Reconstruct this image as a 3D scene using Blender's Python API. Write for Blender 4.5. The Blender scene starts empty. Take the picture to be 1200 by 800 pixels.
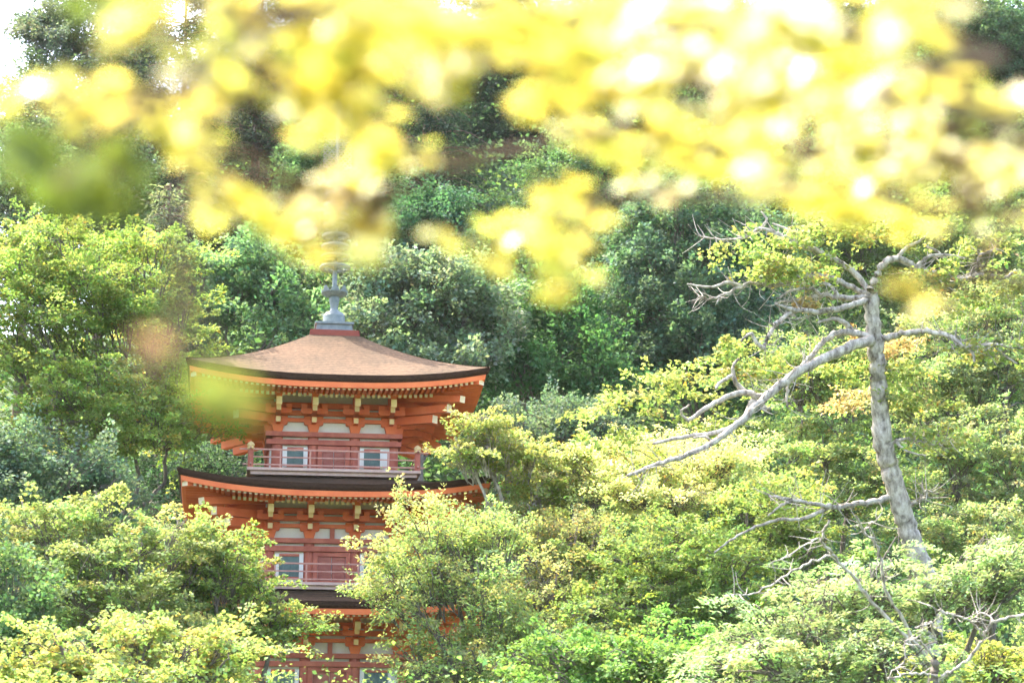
import bpy, bmesh, math, random
import numpy as np
from mathutils import Vector, Matrix, noise

# ------------------------------------------------------------------ camera, sky, sun, exposure
S = bpy.context.scene
col = S.collection
F = 2400.0                                  # focal length in pixels of the 1200 x 800 photograph
PITCH = math.atan(603 / F)
CAM = np.array([0.0, 0.0, 1.6])
cd = bpy.data.cameras.new('camera')
cam = bpy.data.objects.new('camera', cd)
col.objects.link(cam)
cam.location = CAM
cam.rotation_euler = (math.pi / 2 + PITCH, 0, 0)
cd.sensor_width = 36
cd.lens = 36 * F / 1200
cd.clip_start = .05
cd.clip_end = 3000
cd.dof.use_dof = True
cd.dof.focus_distance = 45.0
cd.dof.aperture_fstop = 2.1
S.camera = cam

SUN_EL, SUN_AZ = 62.0, -50.0                # azimuth measured from +Y (the view direction) towards +X
w = bpy.data.worlds.new('World')
S.world = w
w.use_nodes = True
nt = w.node_tree
sky = nt.nodes.new('ShaderNodeTexSky')
sky.sky_type = 'NISHITA'
sky.sun_disc = False
sky.sun_elevation = math.radians(SUN_EL)
sky.sun_rotation = math.radians(SUN_AZ)
sky.dust_density = 4.0
sky.air_density = .8
sky.ozone_density = .3
bg = nt.nodes['Background']
bg.inputs['Strength'].default_value = .15
nt.links.new(sky.outputs[0], bg.inputs[0])
ld = bpy.data.lights.new('sun', 'SUN')
ld.energy = 2.2
ld.angle = math.radians(.5)
ld.color = (1, .95, .86)
sun = bpy.data.objects.new('sun', ld)
col.objects.link(sun)
el, az = math.radians(SUN_EL), math.radians(SUN_AZ)
tosun = Vector((math.cos(el) * math.sin(az), math.cos(el) * math.cos(az), math.sin(el)))
sun.rotation_euler = tosun.to_track_quat('Z', 'Y').to_euler()
S.view_settings.view_transform = 'Standard'
S.view_settings.look = 'None'
S.view_settings.gamma = 1
S.view_settings.exposure = 3.18
S.render.engine = 'CYCLES'
S.cycles.max_bounces = 8
S.cycles.diffuse_bounces = 4
S.cycles.transmission_bounces = 5
S.cycles.sample_clamp_indirect = 8
S.cycles.use_denoising = True
try:
    S.cycles.denoiser = 'OPENIMAGEDENOISE'
    S.cycles.denoising_input_passes = 'RGB_ALBEDO_NORMAL'
    S.cycles.denoising_prefilter = 'ACCURATE'
except Exception:
    pass

rng = np.random.default_rng(7)
random.seed(7)
FWD = np.array([0, math.cos(PITCH), math.sin(PITCH)])
RGT = np.array([1.0, 0, 0])
UPV = np.array([0, -math.sin(PITCH), math.cos(PITCH)])


def at(px, py, d):
    """the place that the photograph shows at (px, py), d metres in front of the camera"""
    return CAM + d * (FWD + (px - 600) / F * RGT + (400 - py) / F * UPV)


# ------------------------------------------------------------------ helpers
def tag(o, label=None, cat=None, group=None, kind=None):
    for k, v in (('label', label), ('category', cat), ('group', group), ('kind', kind)):
        if v:
            o[k] = v
    return o


def empty(name, loc, rz=0.0):
    o = bpy.data.objects.new(name, None)
    col.objects.link(o)
    o.location = [float(c) for c in loc]
    o.rotation_euler = (0, 0, rz)
    o.empty_display_size = .3
    return o


def link(name, me, parent=None, mat=None):
    o = bpy.data.objects.new(name, me)
    col.objects.link(o)
    if mat is not None and not me.materials:
        me.materials.append(mat)
    if parent is not None:
        o.parent = parent
    return o


class MB:
    """collects boxes, beams and prisms, then becomes ONE mesh object"""

    def __init__(self):
        self.v, self.f, self.m = [], [], []
        self.cur = 0

    def add(self, vs, fs):
        n = len(self.v)
        self.v += [tuple(map(float, p)) for p in vs]
        self.f += [tuple(n + i for i in f) for f in fs]
        self.m += [self.cur] * len(fs)

    def box(self, c, s, taper=1.0):
        x, y, z = c
        a, b, h = s[0] / 2, s[1] / 2, s[2] / 2
        t = taper
        vs = [(x - a * t, y - b * t, z - h), (x + a * t, y - b * t, z - h), (x + a * t, y + b * t, z - h), (x - a * t, y + b * t, z - h),
              (x - a, y - b, z + h), (x + a, y - b, z + h), (x + a, y + b, z + h), (x - a, y + b, z + h)]
        self.add(vs, [(0, 3, 2, 1), (4, 5, 6, 7), (0, 1, 5, 4), (1, 2, 6, 5), (2, 3, 7, 6), (3, 0, 4, 7)])

    def beam(self, p, q, wd, h, cap=None):
        p, q = Vector(p), Vector(q)
        d = (q - p).normalized()
        s = d.cross(Vector((0, 0, 1))).normalized() * wd / 2
        u = s.cross(d).normalized() * h / 2
        vs = [p - s - u, p + s - u, p + s + u, p - s + u, q - s - u, q + s - u, q + s + u, q - s + u]
        self.add(vs, [(0, 3, 2, 1), (0, 1, 5, 4), (1, 2, 6, 5), (2, 3, 7, 6), (3, 0, 4, 7)])
        old = self.cur
        if cap is not None:
            self.cur = cap
        self.add([vs[4], vs[5], vs[6], vs[7]], [(0, 1, 2, 3)])
        self.cur = old

    def prism_y(self, pts, y0, y1):
        """outline in (x, z), pushed out along y"""
        n = len(pts)
        vs = [(x, y0, z) for x, z in pts] + [(x, y1, z) for x, z in pts]
        fs = [tuple(range(n)), tuple(range(2 * n - 1, n - 1, -1))]
        fs += [(i, i + n, (i + 1) % n + n, (i + 1) % n) for i in range(n)]
        self.add(vs, fs)

    def lathe(self, prof, n=20, c=(0, 0)):
        k = len(prof)
        vs, fs = [], []
        for i in range(n):
            a = 2 * math.pi * i / n
            vs += [(c[0] + r * math.cos(a), c[1] + r * math.sin(a), z) for r, z in prof]
        for i in range(n):
            j = (i + 1) % n
            fs += [(i * k + t, j * k + t, j * k + t + 1, i * k + t + 1) for t in range(k - 1)]
        self.add(vs, fs)

    def mesh(self, name, mats):
        me = bpy.data.meshes.new(name)
        me.from_pydata(self.v, [], self.f)
        for m in (mats if isinstance(mats, (list, tuple)) else [mats]):
            me.materials.append(m)
        me.polygons.foreach_set('material_index', self.m)
        bm = bmesh.new()
        bm.from_mesh(me)
        bmesh.ops.recalc_face_normals(bm, faces=bm.faces)
        bm.to_mesh(me)
        bm.free()
        return me

    def build(self, name, mats, parent=None):
        return link(name, self.mesh(name, mats), parent)


def catmull(pts, n=6):
    P = np.asarray(pts, float)
    if len(P) < 3:
        t = np.linspace(0, 1, n + 1)[:, None]
        return P[0] * (1 - t) + P[-1] * t
    P = np.vstack([2 * P[0] - P[1], P, 2 * P[-1] - P[-2]])
    out = []
    for i in range(1, len(P) - 2):
        for t in np.linspace(0, 1, n, endpoint=False):
            a, b, c, d = P[i - 1], P[i], P[i + 1], P[i + 2]
            out.append(.5 * (2 * b + (c - a) * t + (2 * a - 5 * b + 4 * c - d) * t * t + (3 * b - a - 3 * c + d) * t ** 3))
    out.append(P[-2])
    return np.array(out)


class Tubes:
    """many branches in one mesh"""

    def __init__(self):
        self.v, self.f, self.n = [], [], 0

    def add(self, pts, r0, r1, sides=6, smooth=5, wob=0.0, power=1.0):
        C = catmull(pts, smooth)
        k = len(C)
        if wob:
            C[1:-1] += rng.normal(0, wob, (k - 2, 3))
        T = np.gradient(C, axis=0)
        T /= np.linalg.norm(T, axis=1)[:, None] + 1e-9
        ref = np.where(np.abs(T[:, 2:3]) > .9, np.array([[1., 0, 0]]), np.array([[0, 0, 1.]]))
        A = np.cross(T, ref)
        A /= np.linalg.norm(A, axis=1)[:, None] + 1e-9
        B = np.cross(T, A)
        R = r1 + (r0 - r1) * (1 - np.linspace(0, 1, k)) ** power
        R = R * (1 + rng.normal(0, .035, k))
        ang = np.linspace(0, 2 * math.pi, sides, endpoint=False)
        V = C[:, None, :] + R[:, None, None] * (np.cos(ang)[None, :, None] * A[:, None, :] + np.sin(ang)[None, :, None] * B[:, None, :])
        V = V.reshape(-1, 3)
        i, j = np.meshgrid(np.arange(k - 1), np.arange(sides), indexing='ij')
        j2 = (j + 1) % sides
        Q = np.stack([i * sides + j, i * sides + j2, (i + 1) * sides + j2, (i + 1) * sides + j], -1).reshape(-1, 4)
        self.v.append(V)
        self.f.append(Q + self.n)
        self.n += len(V)
        return C

    def build(self, name, mat, parent=None, origin=(0, 0, 0)):
        V = np.vstack(self.v) - np.asarray(origin)
        Q = np.vstack(self.f)
        me = quads(name, V, Q)
        me.polygons.foreach_set('use_smooth', np.ones(len(Q), bool))
        return link(name, me, parent, mat)


def quads(name, V, Q):
    me = bpy.data.meshes.new(name)
    me.vertices.add(len(V))
    me.vertices.foreach_set('co', np.ascontiguousarray(V, np.float32).ravel())
    me.loops.add(Q.size)
    me.loops.foreach_set('vertex_index', np.ascontiguousarray(Q, np.int32).ravel())
    me.polygons.add(len(Q))
    k = Q.shape[1]
    me.polygons.foreach_set('loop_start', np.arange(0, Q.size, k, dtype=np.int32))
    me.polygons.foreach_set('loop_total', np.full(len(Q), k, np.int32))
    me.update(calc_edges=True)
    return me


def unit(a):
    return a / (np.linalg.norm(a, axis=-1, keepdims=True) + 1e-9)


LEAF = np.array([[0, 0, 0], [.42, -.5, .10], [1.0, 0, -.05], [.42, .5, .10]])      # a narrow folded leaf


def leaf_mesh(name, P, N, size, tint, slim=.75, dirs=None):
    """one folded quad per leaf; P position, N normal, tint leaf colour"""
    n = len(P)
    N = unit(N)
    R = rng.normal(size=(n, 3)) if dirs is None else dirs
    A = unit(R - (R * N).sum(1, keepdims=True) * N)
    B = np.cross(N, A)
    L = LEAF[None] * size[:, None, None]
    V = P[:, None, :] + L[..., 0:1] * A[:, None] + L[..., 1:2] * slim * B[:, None] + L[..., 2:3] * N[:, None]
    Q = np.arange(4 * n).reshape(n, 4)
    me = quads(name, V.reshape(-1, 3), Q)
    at_ = me.attributes.new('tint', 'FLOAT_COLOR', 'FACE')
    c = np.ones((n, 4), np.float32)
    c[:, :3] = tint
    at_.data.foreach_set('color', c.ravel())
    return me


# ------------------------------------------------------------------ materials
def new_mat(name):
    m = bpy.data.materials.new(name)
    m.use_nodes = True
    n = m.node_tree
    p = n.nodes['Principled BSDF']
    return m, n, p


def noisy(name, c1, c2, scale=4.0, rough=.75, bump=.0, spec=.3, detail=6.0, stretch=(1, 1, 1), c3=None):
    m, n, p = new_mat(name)
    tc = n.nodes.new('ShaderNodeTexCoord')
    mp = n.nodes.new('ShaderNodeMapping')
    mp.inputs['Scale'].default_value = stretch
    ns = n.nodes.new('ShaderNodeTexNoise')
    ns.inputs['Scale'].default_value = scale
    ns.inputs['Detail'].default_value = detail
    ns.inputs['Roughness'].default_value = .65
    rp = n.nodes.new('ShaderNodeValToRGB')
    rp.color_ramp.elements[0].position, rp.color_ramp.elements[1].position = .32, .68
    rp.color_ramp.elements[0].color = (*c1, 1)
    rp.color_ramp.elements[1].color = (*c2, 1)
    if c3:
        e = rp.color_ramp.elements.new(.85)
        e.color = (*c3, 1)
    n.links.new(tc.outputs['Object'], mp.inputs[0])
    n.links.new(mp.outputs[0], ns.inputs['Vector'])
    n.links.new(ns.outputs[0], rp.inputs[0])
    n.links.new(rp.outputs[0], p.inputs['Base Color'])
    p.inputs['Roughness'].default_value = rough
    p.inputs['Specular IOR Level'].default_value = spec
    if bump:
        b = n.nodes.new('ShaderNodeBump')
        b.inputs['Strength'].default_value = bump
        b.inputs['Distance'].default_value = .03
        n.links.new(ns.outputs[0], b.inputs['Height'])
        n.links.new(b.outputs[0], p.inputs['Normal'])
    return m


def leafy(name, trans=.45, rough=.65, spec=.12, boost=(1.25, 1.2, .7)):
    """leaf: the colour is each leaf's own; light passes through it as it does through a real leaf"""
    m, n, p = new_mat(name)
    a = n.nodes.new('ShaderNodeAttribute')
    a.attribute_name = 'tint'
    t = n.nodes.new('ShaderNodeBsdfTranslucent')
    mul = n.nodes.new('ShaderNodeMix')
    mul.data_type = 'RGBA'
    mul.blend_type = 'MULTIPLY'
    mul.inputs['Factor'].default_value = 1
    mul.inputs['B'].default_value = (*boost, 1)
    n.links.new(a.outputs['Color'], mul.inputs['A'])
    n.links.new(mul.outputs['Result'], t.inputs['Color'])
    n.links.new(a.outputs['Color'], p.inputs['Base Color'])
    p.inputs['Roughness'].default_value = rough
    p.inputs['Specular IOR Level'].default_value = spec
    mx = n.nodes.new('ShaderNodeMixShader')
    mx.inputs[0].default_value = trans
    n.links.new(p.outputs[0], mx.inputs[1])
    n.links.new(t.outputs[0], mx.inputs[2])
    n.links.new(mx.outputs[0], n.nodes['Material Output'].inputs['Surface'])
    return m


M = {}
M['vermilion'] = noisy('vermilion_paint', (.66, .135, .045), (.78, .20, .072), 2.2, .65, c3=(.52, .15, .07))
M['aged_red'] = noisy('aged_red_paint', (.36, .09, .06), (.55, .18, .12), 3.5, .7, c3=(.62, .28, .21))
M['rail_paint'] = noisy('faded_rail_paint', (.46, .20, .15), (.58, .32, .26), 6, .7)
M['red_frame'] = noisy('weathered_red_door', (.34, .10, .075), (.42, .16, .12), 6, .75)
M['plaster'] = noisy('white_plaster', (.72, .70, .65), (.84, .82, .78), 3, .9)
M['bark_roof'] = noisy('cypress_bark_roof', (.058, .038, .026), (.118, .079, .053), 12, .95, .9, .1, 12, c3=(.165, .114, .079))
m_ = M['bark_roof']
n_ = m_.node_tree
p_ = n_.nodes['Principled BSDF']
src = p_.inputs['Base Color'].links[0].from_socket
tc_ = n_.nodes.new('ShaderNodeTexCoord')
big = n_.nodes.new('ShaderNodeTexNoise')
big.inputs['Scale'].default_value = .9
big.inputs['Detail'].default_value = 8
n_.links.new(tc_.outputs['Object'], big.inputs['Vector'])
wv = n_.nodes.new('ShaderNodeTexWave')
wv.bands_direction = 'Z'
wv.inputs['Scale'].default_value = 4.5
wv.inputs['Distortion'].default_value = 2.5
wv.inputs['Detail'].default_value = 4
wv.inputs['Detail Scale'].default_value = 3
n_.links.new(tc_.outputs['Object'], wv.inputs['Vector'])
ad = n_.nodes.new('ShaderNodeMath')
ad.operation = 'MULTIPLY_ADD'
ad.inputs[1].default_value = .35
n_.links.new(wv.outputs['Fac'], ad.inputs[0])
n_.links.new(big.outputs[0], ad.inputs[2])
r_ = n_.nodes.new('ShaderNodeValToRGB')
r_.color_ramp.elements[0].position, r_.color_ramp.elements[1].position = .45, .9
r_.color_ramp.elements[0].color = (.62, .66, .60, 1)
r_.color_ramp.elements[1].color = (1.25, 1.15, 1.0, 1)
n_.links.new(ad.outputs[0], r_.inputs[0])
mu = n_.nodes.new('ShaderNodeMix')
mu.data_type, mu.blend_type = 'RGBA', 'MULTIPLY'
mu.inputs['Factor'].default_value = 1
n_.links.new(src, mu.inputs['A'])
n_.links.new(r_.outputs[0], mu.inputs['B'])
n_.links.new(mu.outputs['Result'], p_.inputs['Base Color'])
M['bark_edge'] = noisy('cut_bark_edge', (.025, .014, .010), (.07, .036, .024), 14, .95, .3, .1, 8, (1, 1, 4))
M['dark_board'] = noisy('dark_red_board', (.16, .035, .02), (.22, .05, .03), 5, .8)
M['end_paint'] = noisy('ochre_end_paint', (.72, .50, .22), (.82, .62, .34), 8, .7)
M['pale_end'] = noisy('pale_end_paint', (.74, .58, .40), (.84, .70, .52), 8, .7)
M['deck'] = noisy('weathered_deck', (.52, .33, .26), (.62, .45, .37), 6, .8)
M['lattice'] = noisy('green_window_bars', (.12, .19, .175), (.19, .27, .25), 7, .7)
M['bronze'] = noisy('grey_bronze', (.11, .135, .135), (.20, .225, .22), 7, .6, spec=.4)
M['stone'] = noisy('granite', (.28, .27, .25), (.4, .39, .36), 8, .9, .2)
M['leaf'] = leafy('tree_leaf')
M['maple_leaf'] = leafy('near_maple_leaf', .60, .40, .8, (1.15, 1.1, .8))
M['bark_pale'] = noisy('pale_lichen_bark', (.085, .064, .048), (.60, .54, .46), 9, .95, 1.0, .1, 14, (1, 1, .45), c3=(.68, .63, .57))
M['bark_grey'] = noisy('grey_bark', (.09, .075, .06), (.20, .17, .14), 8, .95, .3, .1, 6, (1, 1, .3))
M['bark_brown'] = noisy('brown_bark', (.10, .065, .045), (.20, .14, .10), 8, .95, .3, .1, 6, (1, 1, .25))
M['soil'] = noisy('forest_floor', (.035, .05, .022), (.06, .09, .035), .9, .95, .3, .1, 10, c3=(.08, .08, .04))


# ------------------------------------------------------------------ terrain
def ground_z(x, y):
    base = 2.0 * np.clip((y - 4) / 34.0, 0, 1) ** 1.2
    side = np.clip((-x - 9) / 18, 0, 1)
    slope = .74 - .30 * side * side * (3 - 2 * side)
    hill = np.clip(y - 53, 0, 72) * slope
    far = np.clip(y - 125, 0, 400) * .03
    bumps = .5 * np.sin(x * .21 + 1.3) * np.cos(y * .17) + .25 * np.sin(x * .6 + y * .4)
    return base + hill + far + bumps * np.clip((np.abs(y - 46) - 6) / 10, 0, 1) * np.clip((y - 3) / 10, 0, 1)


xs = np.concatenate([np.linspace(-700, -90, 14), np.linspace(-80, 80, 90), np.linspace(90, 700, 14)])
ys = np.concatenate([np.linspace(-500, -20, 12), np.linspace(-12, 150, 110), np.linspace(165, 900, 14)])
X, Y = np.meshgrid(xs, ys)
V = np.stack([X, Y, ground_z(X, Y)], -1).reshape(-1, 3)
a, b = np.meshgrid(np.arange(len(ys) - 1), np.arange(len(xs) - 1), indexing='ij')
nx = len(xs)
Q = np.stack([a * nx + b, a * nx + b + 1, (a + 1) * nx + b + 1, (a + 1) * nx + b], -1).reshape(-1, 4)
me = quads('hillside', V, Q)
me.polygons.foreach_set('use_smooth', np.ones(len(Q), bool))
tag(link('hillside', me, None, M['soil']), kind='structure')

# added thin scattering box: a pale veil that lifts the hill's dark tones
mb = MB()
mb.box((0, 200, 50), (1460, 1440, 240))
mh = bpy.data.materials.new('added_haze_volume')
mh.use_nodes = True
mh.node_tree.nodes.remove(mh.node_tree.nodes['Principled BSDF'])
pv = mh.node_tree.nodes.new('ShaderNodeVolumePrincipled')
pv.inputs['Color'].default_value = (1, .97, .92, 1)
pv.inputs['Density'].default_value = .0001
mh.node_tree.links.new(pv.outputs[0], mh.node_tree.nodes['Material Output'].inputs['Volume'])
tag(mb.build('added_haze', mh), kind='stuff')

# ------------------------------------------------------------------ pagoda
ROT = math.radians(7.6)
AX = at(391, 390, 46.8)
AXX, AXY = AX[0], AX[1]
GZ = 2.0


def zl(py, q):
    """height above the pagoda's ground of what the photograph shows at row py on the plane q metres in front of the axis"""
    yy = AXY - q * math.cos(ROT)
    v = (400 - py) / F
    zz = yy * (v * math.cos(PITCH) + math.sin(PITCH)) / (math.cos(PITCH) - v * math.sin(PITCH))
    return zz + CAM[2] - GZ


PG = empty('pagoda', (AXX, AXY, GZ), ROT)
tag(PG, 'three storey vermilion pagoda with brown bark roofs, rising out of the trees', 'pagoda')
QUART = [0, math.pi / 2, math.pi, -math.pi / 2]


def four(name, me, parent, sides=(0, 1, 2, 3)):
    out = []
    for k in sides:
        o = link(name, me, parent)
        o.rotation_euler = (0, 0, QUART[k])
        out.append(o)
    return out


LIFT = .27
HALF = [3.38, 3.28, 3.19]                     # roof half widths, bottom to top
WALL = [1.58, 1.47, 1.36]                     # wall half widths
EAVE = [zl(712, 3.42), zl(574, 3.32), zl(446, 3.25)]     # underside of the bark edge
TOPQ = [WALL[1] + .06, WALL[2] + .06, .53]
APEX = [zl(685, 1.95) - .02, zl(552.5, 1.86) - .02, zl(392, .53)]
TH = .15


def lift(u):
    return LIFT * abs(u) ** 2.6


def roof_pt(k, u, t, dz=0.0):
    s, tq = HALF[k], TOPQ[k]
    half = s * (1 - t) + tq * t
    rise = APEX[k] - EAVE[k] - TH
    c = .80 if k == 2 else .66
    z = EAVE[k] + TH + rise * (c * t + (1 - c) * t ** 2.2) + lift(u) * (1 - t) ** 2.2
    return (u * half * (1 + .012 * (1 - t) * abs(u) ** 4), -half, z + dz)


def make_roof(k):
    nu, ntt = 40, 14
    vs, fs, ms = [], [], []
    for side in range(4):
        R = Matrix.Rotation(QUART[side], 3, 'Z')
        base = len(vs)
        for j in range(ntt + 1):
            for i in range(nu + 1):
                vs.append(R @ Vector(roof_pt(k, -1 + 2 * i / nu, j / ntt)))
        for j in range(ntt):
            for i in range(nu):
                a_ = base + j * (nu + 1) + i
                fs.append((a_, a_ + 1, a_ + nu + 2, a_ + nu + 1))
                ms.append(0)
        # the cut edge: bark thickness, slightly undercut, then the underside back to the boards
        b2 = len(vs)
        for off, dz in ((0, 0), (-.015, -.06), (-.05, -TH), (-.16, -TH + .01)):
            for i in range(nu + 1):
                u = -1 + 2 * i / nu
                x, y, z = roof_pt(k, u, 0)
                sc = (HALF[k] + off) / HALF[k]
                vs.append(R @ Vector((x * sc, y * sc, z + dz)))
        for j in range(3):
            for i in range(nu):
                a_ = b2 + j * (nu + 1) + i
                fs.append((a_, a_ + nu + 1, a_ + nu + 2, a_ + 1))
                ms.append(1)
    me = bpy.data.meshes.new('roof')
    me.from_pydata([tuple(v) for v in vs], [], fs)
    me.materials.append(M['bark_roof'])
    me.materials.append(M['bark_edge'])
    me.polygons.foreach_set('material_index', ms)
    me.polygons.foreach_set('use_smooth', np.ones(len(fs), bool))
    return link('roof', me, PG)


def strip(k, rows, mat, name, parent, nu=36, thick=None):
    """a band that follows the eave round all four sides; rows = (q, z above EAVE, share of the corner lift)"""
    vs, fs = [], []
    for side in range(4):
        R = Matrix.Rotation(QUART[side], 3, 'Z')
        b0 = len(vs)
        for q, dz, lf in rows:
            for i in range(nu + 1):
                u = -1 + 2 * i / nu
                vs.append(tuple(R @ Vector((u * q, -q, EAVE[k] + dz + lf * lift(u)))))
        for j in range(len(rows) - 1):
            for i in range(nu):
                a_ = b0 + j * (nu + 1) + i
                fs.append((a_, a_ + nu + 1, a_ + nu + 2, a_ + 1))
    me = bpy.data.meshes.new(name)
    me.from_pydata(vs, [], fs)
    return link(name, me, parent, mat)


rest = MB()                                   # rafters beyond the hundred that show largest
n_rafter = 0
for k in (2, 1, 0):
    s, wl = HALF[k], WALL[k]
    rf = make_roof(k)
    zf = zl(453.5, 3.1) - EAVE[2]             # flying rafter ends, below the eave edge
    zg = zl(462.5, 2.3) - EAVE[2]
    q1, q2 = s - .15, s - .95
    # boards: eave board under the bark, the second eave board over the ground rafters, the boarded soffit
    strip(k, [(s - .05, .012, 1), (s - .075, -.115, 1), (s - .17, -.115, 1)], M['vermilion'], 'eave_board', rf)
    strip(k, [(q2 + .07, zf + .10, .8), (q2 + .05, zg + .075, .75), (q2 - .05, zg + .075, .75)], M['vermilion'], 'eave_board', rf)
    strip(k, [(s - .16, -.10, 1), (q2 + .06, zf + .12, .8), (q2 - .04, zg + .08, .75), (wl + .1, zg + .42, .0)], M['vermilion'], 'soffit', rf)
    sp = .118
    nr = int(2 * s / sp)
    for side in (0, 1, 3, 2):
        R = Matrix.Rotation(QUART[side], 4, 'Z')
        for row in (0, 1):
            for i in range(nr + 1):
                x = -s + .12 + i * (2 * s - .24) / nr
                if row == 0:
                    qo, qi, zo, zi, fo, fi, wd, h = q1, q2 - .02, zf, zf + .075, 1.0, .78, .058, .075
                else:
                    qo, qi, zo, zi, fo, fi, wd, h = q2, wl + .05, zg, zg + .38, .75, 0.0, .062, .085
                full = qo - qi
                if abs(x) > qo - .06:
                    continue
                qi2 = max(qi, abs(x) + .04)
                if qo - qi2 < .1:
                    continue
                fr = (qo - qi2) / full
                u = x / s
                mb_ = MB() if (side == 0 and k > 0 and row == 0 and n_rafter < 100) else rest
                p0 = Vector((x, -qi2, EAVE[k] + zo + (zi - zo) * fr + lift(u) * (fo + (fi - fo) * fr)))
                p1 = Vector((x, -qo, EAVE[k] + zo + lift(u) * fo))
                mb_.beam(R @ p0, R @ p1, wd, h, cap=1)
                if mb_ is not rest:
                    mb_.build('rafter', [M['vermilion'], M['pale_end']], rf)
                    n_rafter += 1

    # wall zone rows on the wall plane
    ref = EAVE[2]
    zz = lambda py, q=WALL[2]: EAVE[k] + zl(py, q) - ref
    zb1t, zb1b, zb2t, zb2b = zz(508), zz(513.2), zz(516.8), zz(522.5)
    floor_z = [0.55, zl(682, 1.95), zl(549, 1.86)][k]
    top_z = EAVE[k] + zg + .38
    core = MB()
    core.box((0, 0, (floor_z + top_z) / 2), (2 * wl - .06, 2 * wl - .06, top_z - floor_z))
    core.build('wall', M['plaster'], PG)
    # ring beams
    for zt, zb, pr in ((zb1t, zb1b, .13), (zb2t, zb2b, .10), (zz(491.5), zz(495.5), .03), (zz(482.5), zz(488), .035), (zz(473.5), zz(479.5), .03)):
        mb = MB()
        mb.box((0, -wl + .02, (zt + zb) / 2), (2 * wl + pr * 2, .16 + pr, zt - zb))
        four('tie_beam', mb.mesh('tie_beam', M['aged_red'] if pr > .05 else M['vermilion']), PG, (0, 1, 2, 3))
    cx = [-wl + .13, -wl / 3, wl / 3, wl - .13]
    # round columns
    mb = MB()
    mb.lathe([(.125, floor_z), (.125, zb1b)], 14)
    cme = mb.mesh('column', M['aged_red'])
    for side in range(4):
        R = Matrix.Rotation(QUART[side], 3, 'Z')
        for x in cx[:3]:
            o = link('column', cme, PG)
            o.location = R @ Vector((x, -wl + .07, 0))
    # bracket sets
    mb = MB()
    z0 = zb1t
    ztop = EAVE[k] + zg + .02
    hh = (ztop - z0)

    def arm(zc, y, ln, h=.115, d=.11):
        a2 = ln / 2
        mb.prism_y([(-a2, zc + h / 2), (-a2, zc - h * .2), (-a2 + .02, zc - h * .42), (-a2 + .05, zc - h / 2), (a2 - .05, zc - h / 2), (a2 - .02, zc - h * .42), (a2, zc - h * .2), (a2, zc + h / 2)], y - d / 2, y + d / 2)
        for x in (-a2 + .07, 0, a2 - .07):
            mb.box((x, y, zc + h / 2 + .04), (.145, .15, .075), .72)

    mb.box((0, -.02, z0 + .08), (.27, .27, .16), .68)
    arm(z0 + .215, -.03, .42)
    mb.beam((0, .05, z0 + .215), (0, -.40, z0 + .215), .10, .115, 1)
    arm(z0 + .41, -.34, .58)
    mb.beam((0, .05, z0 + .41), (0, -.70, z0 + .41), .10, .115, 1)
    mb.beam((0, .1, z0 + .78), (0, -.98, z0 + .50), .125, .17, 1)          # tail rafter with its painted end
    mb.box((0, -.80, z0 + .655), (.15, .15, .08), .72)
    arm(z0 + .735, -.80, .60)
    bme = mb.mesh('bracket', [M['vermilion'], M['end_paint']])
    for side in range(4):
        R = Matrix.Rotation(QUART[side], 3, 'Z')
        for x in cx:
            if side in (1, 3) and abs(x) > wl / 2:
                pass
            o = link('bracket', bme, PG)
            o.rotation_euler = (0, 0, QUART[side])
            o.location = R @ Vector((x, -wl - .02, 0))
    # purlin carried by the brackets, and the pale ribs between them
    pz = z0 + .90
    mb = MB()
    mb.box((0, -wl - .82, pz), (2 * (wl + .95), .14, .13))
    four('purlin', mb.mesh('purlin', M['vermilion']), PG)
    mb = MB()
    for xm in (-2 * wl / 3, 0, 2 * wl / 3):
        for dx in (-.11, -.037, .037, .11):
            mb.beam((xm + dx * .8, -wl - .40, z0 + .90), (xm + dx, -wl - .735, z0 + .80), .034, .05)
    four('eave_rib', mb.mesh('eave_rib', M['pale_end']), PG)
    # diagonal beams stepping out at the corners, and the hip rafter
    steps = [(2.14, 488), (2.42, 475), (2.68, 463.5)]
    for c_, py_ in steps:
        mb = MB()
        ze = EAVE[k] + zl(py_, c_) - ref
        c2 = wl + (c_ - WALL[2])
        mb.beam((wl * .9, -wl * .9, ze + (.10 if py_ > 470 else .28)), (c2, -c2, ze), .17, .17 if py_ > 470 else .14, 1)
        four('corner_beam', mb.mesh('corner_beam', [M['vermilion'], M['pale_end']]), PG)
    mb = MB()
    mb.beam((wl, -wl, EAVE[k] + zg + .40), (s - .14, -s + .14, EAVE[k] - .14 + LIFT), .16, .16, 1)
    four('hip_rafter', mb.mesh('hip_rafter', [M['vermilion'], M['pale_end']]), PG)
    # strut in the middle bay of the lower storeys
    if k < 2:
        mb = MB()
        mb.box((0, -wl + .01, (zz(495) + zb1t) / 2), (.10, .12, zz(495) - zb1t))
        four('strut', mb.mesh('strut', M['aged_red']), PG)
    # doors and windows on every side
    dw = [.72, .60, .50][k]
    dz0, dz1 = floor_z + .03, zb2b - .01
    if k == 0:
        dz0 = floor_z + .12
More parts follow.
